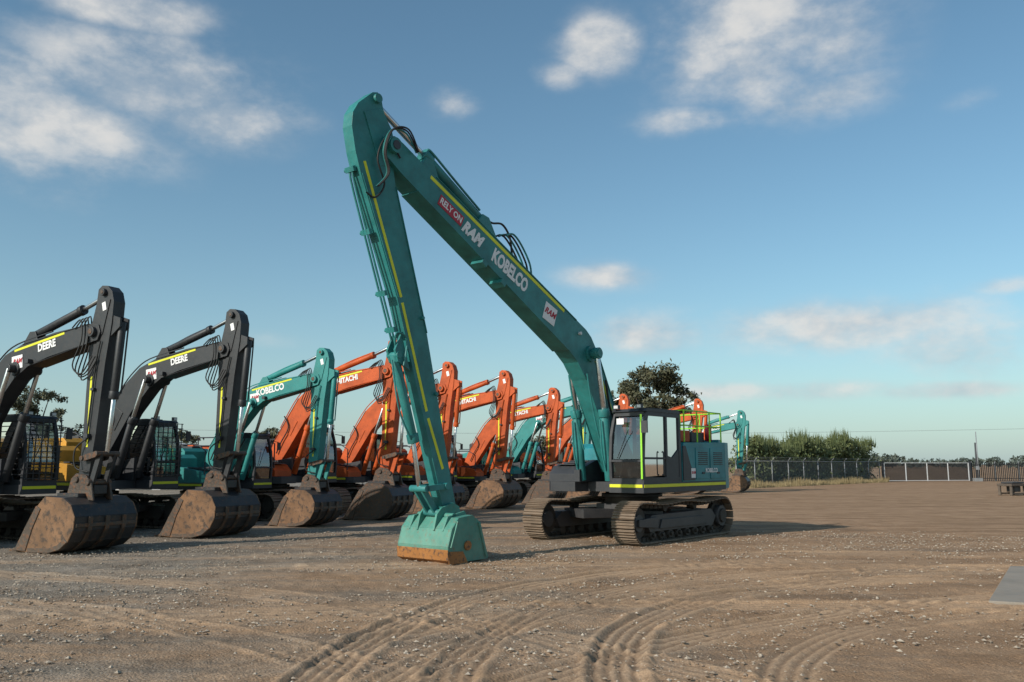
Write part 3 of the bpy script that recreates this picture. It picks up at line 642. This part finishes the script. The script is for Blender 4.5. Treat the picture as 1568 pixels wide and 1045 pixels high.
cl=[]
for i in range(190):
    t=i/189+random.uniform(-.01,.01); x=19.5+18.3*t; y=71.5+19*t+random.uniform(-.5,2.2)
    top=3.6+.3*math.sin(t*19)+.45*math.sin(t*53+1)+t*.7+random.uniform(-.4,.3)
    for zz in range(4): cl.append((x+random.uniform(-.6,.6),y,random.uniform(.3,top-.4),random.uniform(.3,.7)))
v,f=leaves(cl,26000,.15,.45,True); rawmesh('hedge',v,f,hleaf)
def blades(name,N,x0,y0,x1,y1,wid,h0,h1,m,zb=None):
    V=[];Fs=[]
    for i in range(N):
        t=random.random(); o=random.uniform(-wid,wid); x=x0+(x1-x0)*t+o*.7; y=y0+(y1-y0)*t-o*.7
        h=random.uniform(h0,h1)*(.6+.8*abs(math.sin(t*23)*math.cos(t*9))); z=0 if zb is None else zb(t)
        dx,dy=random.uniform(-.25,.25)*h,random.uniform(-.25,.25)*h; w=random.uniform(.02,.05)
        k=len(V); V+= [(x-w,y,z),(x+w,y,z),(x+dx,y+dy,z+h)]; Fs.append((k,k+1,k+2))
    rawmesh(name,V,Fs,m)
blades('dry_grass',6000,17.5,66.5,37.5,88,1.1,.15,.6,dry)
blades('hedge_shoots',3000,20,72.5,37.6,90.8,1.0,.4,1.2,hleaf,lambda t:3.0+.3*math.sin(t*19)+.4*math.sin(t*53+1)+t*.7)
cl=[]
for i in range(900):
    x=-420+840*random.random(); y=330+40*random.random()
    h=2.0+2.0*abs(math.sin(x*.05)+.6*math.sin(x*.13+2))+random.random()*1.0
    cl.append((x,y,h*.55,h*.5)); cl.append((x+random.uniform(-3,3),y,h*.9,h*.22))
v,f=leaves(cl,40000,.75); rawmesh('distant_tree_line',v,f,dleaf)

# ------------------------------------------------------------------ fences, gate, poles
ml,nt,p=newmat('chain_link_mesh')
out=nt.nodes['Material Output']; tc=nn(nt,'ShaderNodeTexCoord').outputs['Object']
sx=nn(nt,'ShaderNodeSeparateXYZ'); nt.links.new(tc,sx.inputs[0])
d1=M(nt,'ABSOLUTE',M(nt,'SINE',M(nt,'MULTIPLY',M(nt,'ADD',sx.outputs[0],sx.outputs[2]),44)))
d2=M(nt,'ABSOLUTE',M(nt,'SINE',M(nt,'MULTIPLY',M(nt,'SUBTRACT',sx.outputs[0],sx.outputs[2]),44)))
wf=M(nt,'LESS_THAN',M(nt,'MINIMUM',d1,d2),.22)
tr=nn(nt,'ShaderNodeBsdfTransparent'); mx=nn(nt,'ShaderNodeMixShader'); p.inputs['Base Color'].default_value=(.22,.23,.24,1); p.inputs['Roughness'].default_value=.6
nt.links.new(wf,mx.inputs[0]); nt.links.new(tr.outputs[0],mx.inputs[1]); nt.links.new(p.outputs[0],mx.inputs[2]); nt.links.new(mx.outputs[0],out.inputs[0])
def fence(name,a,c,h=2.3,sp=3.0):
    a=Vector(a);c=Vector(c);L=(c-a).length; par=empty(name,(a.x,a.y,0),math.atan2(c.y-a.y,c.x-a.x))
    b=B(); n=int(L/sp)
    for i in range(n+1):
        x=L*i/n; b.cyl((x,0,0),(x,0,h),.045,galv,8); b.cyl((x,0,h),(x,-.25,h+.28),.025,galv,6)
    b.cyl((0,0,h-.03),(L,0,h-.03),.03,galv,6); b.cyl((0,-.12,h+.14),(L,-.12,h+.14),.01,galv,4); b.cyl((0,-.24,h+.27),(L,-.24,h+.27),.01,galv,4)
    b.build('posts_and_rails',par,0)
    b=B(); b.add([(0,.05,.05),(L,.05,.05),(L,.05,h-.05),(0,.05,h-.05)],[(0,1,2,3)],ml); b.build('mesh_panel',par,0)
fence('chain_link_fence',(17.5,67),(38.3,89.5),2.1)
fence('chain_link_fence',(-60,66),(-1,70),2.4,3.5)
par=empty('yard_gate',(38.8,89.5,0),math.atan2(2.5,10.2)); b=B()
L=10.4
for x in(0,L/4,L/2,3*L/4,L): b.box((x,0,1.0),(.08,.08,1.9),gatewhite)
for z in(.12,1.95): b.box((L/2,0,z),(L,.05,.05),gatewhite)
for x in np.arange(.1,L,.12): b.box((x,.03,1.0),(.07,.03,1.8),gatedark)
b.box((-.2,0,1.05),(.16,.16,2.1),darkgrey); b.box((L+.2,0,1.05),(.16,.16,2.1),darkgrey); b.build('gate_leaves',par,0)
par=empty('steel_picket_fence',(49.4,92.2,0),.03); b=B(); L=40
for x in np.arange(0,L,.2): b.box((x,0,1.0),(.08,.03,2.0),gatedark)
for z in(.3,1.75): b.box((L/2,.035,z),(L,.04,.06),gatedark)
for x in np.arange(0,L,2.6): b.box((x,.09,1.05),(.1,.1,2.1),galv)
b.build('pickets',par,0)
par=empty('light_pole',(51.6,95,0)); b=B(); b.cyl((0,0,0),(0,0,5.4),.07,galv,10,.045); b.box((0,0,.1),(.3,.3,.2),concrete); b.build('pole',par,0)
par=empty('gate_post',(49.6,91.6,0)); b=B(); b.cyl((0,0,0),(0,0,4.1),.10,darkgrey,10,.08); b.box((0,-.15,1.4),(.3,.2,.4),galv); b.box((0,0,.1),(.8,.6,.5),galv); b.build('post',par,.01,1)
par=empty('power_line',(0,130,0)); b=B()
for x in(-90,110):
    b.cyl((x,0,0),(x,0,8.3),.16,timber,10,.11); b.box((x,0,7.9),(2.2,.12,.12),timber)
for o,z in((-.9,8.0),(.9,8.0)):
    b.tube([(-90+200*t,o,z-3.2*(1-(2*t-1)**2)*.5) for t in np.linspace(0,1,24)],.011,wirem,4,1)
b.build('poles_and_wires',par,0)
par=empty('steel_stand',(29.6,51,0),.5); b=B()
b.box((0,0,.62),(1.5,.9,.14),timber); b.box((.1,0,.75),(1.2,.7,.1),darkgrey)
for x in(-.65,.65):
    for y in(-.35,.35): b.box((x,y,.28),(.14,.14,.56),timber)
b.box((0,-.35,.12),(1.4,.1,.1),timber); b.box((0,.35,.12),(1.4,.1,.1),timber); b.box((.15,0,.38),(.6,.5,.34),darkgrey)
b.build('stand_frame',par,.02,1)
par=empty('storage_shed',(-27,64,0),.1); b=B()
b.box((0,0,1.4),(9,6,2.8),shedw); b.prism([(-4.7,2.75),(4.7,2.75),(4.7,2.9),(0,3.7),(-4.7,2.9)],-3.2,3.2,shedw)
for k in range(3): b.box((-2.8+2.8*k,-3.02,1.2),(2.2,.06,2.3),darkgrey)
for x in np.arange(-4.4,4.5,.3): b.box((x,-3.01,2.6),(.05,.03,.3),galv)
b.build('shed_walls_and_roof',par,.01,1)

# ------------------------------------------------------------------ sky, sun
EL=28; S=Vector((-.765,-.644,0)).normalized()*math.cos(R(EL)); S.z=math.sin(R(EL))
w=bpy.data.worlds.new('World'); scene.world=w; w.use_nodes=True; nt=w.node_tree
bg=nt.nodes['Background']; bg.inputs[1].default_value=.116
sky=nn(nt,'ShaderNodeTexSky',sky_type='NISHITA'); sky.sun_disc=False; sky.sun_elevation=R(EL); sky.sun_rotation=math.atan2(S.x,S.y)
sky.air_density=1.0; sky.dust_density=1.0; sky.ozone_density=1.1
tc=nn(nt,'ShaderNodeTexCoord').outputs['Generated']
sp=nn(nt,'ShaderNodeSeparateXYZ'); nt.links.new(tc,sp.inputs[0])
az=M(nt,'MULTIPLY',M(nt,'ARCTAN2',sp.outputs[0],sp.outputs[1]),57.2958)
el=M(nt,'MULTIPLY',M(nt,'ARCSINE',sp.outputs[2]),57.2958)
blobs=[(-32,19.3,7.5,3.2,1.08),(-33,22.0,5,1.8,.95),(-24.0,23.6,7.5,2.4,1.08),(-19.5,21.8,4.5,1.9,.9),(-26,27.2,5.5,1.5,.95),(6.2,27.3,3.1,1.8,1.05),(3.5,25.7,2.4,1.1,.7),(17.5,26.5,6.8,3.8,1.05),(20,23.0,5.5,1.6,.8),(12.2,22.3,3.8,1.0,.8),(-4.1,23.8,2.2,1.0,.75),
(6.5,12.5,3.2,1.0,.85),(22,8.6,9,1.7,1.0),(8.7,8.6,4.5,1.4,.95),(31,7.2,8,2.0,1.05),(32,10.3,3,.6,.9),(-15.1,22.4,3,1.4,.62),(18,4.6,9,.7,.9),(27,4.4,6,.6,.85),(29.8,21.3,1.8,.8,.55),(-18,8,5,.8,.4),
(75,25,24,7,.9),(-85,22,22,7,.9),(160,30,30,8,.8)]
wv=nn(nt,'ShaderNodeMapping'); wv.inputs['Scale'].default_value=(1,1,1.7); nt.links.new(tc,wv.inputs[0])
N1=noise(nt,wv.outputs[0],8,7,.6)
off=nn(nt,'ShaderNodeMapping'); off.inputs['Location'].default_value=(.012,0,-.035); nt.links.new(wv.outputs[0],off.inputs[0])
N2=noise(nt,off.outputs[0],8,4,.6)
tot=None
for (a,e,sa,se,k) in blobs:
    da=M(nt,'MULTIPLY_ADD',az,1/sa,-a/sa); de=M(nt,'MULTIPLY_ADD',el,1/se,-e/se)
    q=M(nt,'MULTIPLY_ADD',da,da,M(nt,'MULTIPLY',de,de))
    g=M(nt,'DIVIDE',k,M(nt,'MULTIPLY_ADD',q,M(nt,'MULTIPLY_ADD',q,.35,.55),1.0))
    tot=g if tot is None else M(nt,'MAXIMUM',tot,g)
tot=M(nt,'MAXIMUM',M(nt,'SUBTRACT',tot,.08),0)
den=M(nt,'MULTIPLY_ADD',N1,2.4,M(nt,'SUBTRACT',tot,1.2))
rmp=nn(nt,'ShaderNodeMapRange',interpolation_type='SMOOTHSTEP'); nt.links.new(den,rmp.inputs[0])
rmp.inputs[1].default_value=.05; rmp.inputs[2].default_value=1.3; rmp.inputs[3].default_value=0; rmp.inputs[4].default_value=.94
soft=M(nt,'MULTIPLY',rmp.outputs[0],M(nt,'MULTIPLY_ADD',tot,1.9,-.2,clamp=True))
skyc=mixc(nt,1.0,sky.outputs[0],(.82,1.10,1.10),'MULTIPLY')
# low haze layer: pale near the horizon
eh=M(nt,'MULTIPLY',M(nt,'ABSOLUTE',el),1/6.5)
haze=M(nt,'DIVIDE',.55,M(nt,'MULTIPLY_ADD',eh,eh,1.0))
skyc=mixc(nt,haze,skyc,(4.2,5.0,5.5))
lit=M(nt,'ADD',M(nt,'MULTIPLY_ADD',M(nt,'SUBTRACT',N1,N2),4.0,.35),M(nt,'MULTIPLY',rmp.outputs[0],.3),clamp=True)
cc=mixc(nt,lit,(4.2,4.6,5.0),(6.4,6.3,6.1))
fin=mixc(nt,soft,skyc,cc)
nt.links.new(fin,bg.inputs[0])
sl=bpy.data.lights.new('sun','SUN'); sl.energy=4.3; sl.angle=R(.5); sl.color=(1,.93,.83)
so=bpy.data.objects.new('sun',sl); scene.collection.objects.link(so); so.rotation_euler=S.to_track_quat('Z','Y').to_euler(); so.location=(-20,-20,30)
cam=bpy.data.cameras.new('camera'); co_=bpy.data.objects.new('camera',cam); scene.collection.objects.link(co_)
cam.lens=29.85; cam.sensor_width=36; cam.clip_end=6000; co_.location=(0,0,1.85); co_.rotation_euler=(R(98.23),0,0)
scene.camera=co_
scene.view_settings.view_transform='Standard'; scene.view_settings.look='None'; scene.view_settings.exposure=0
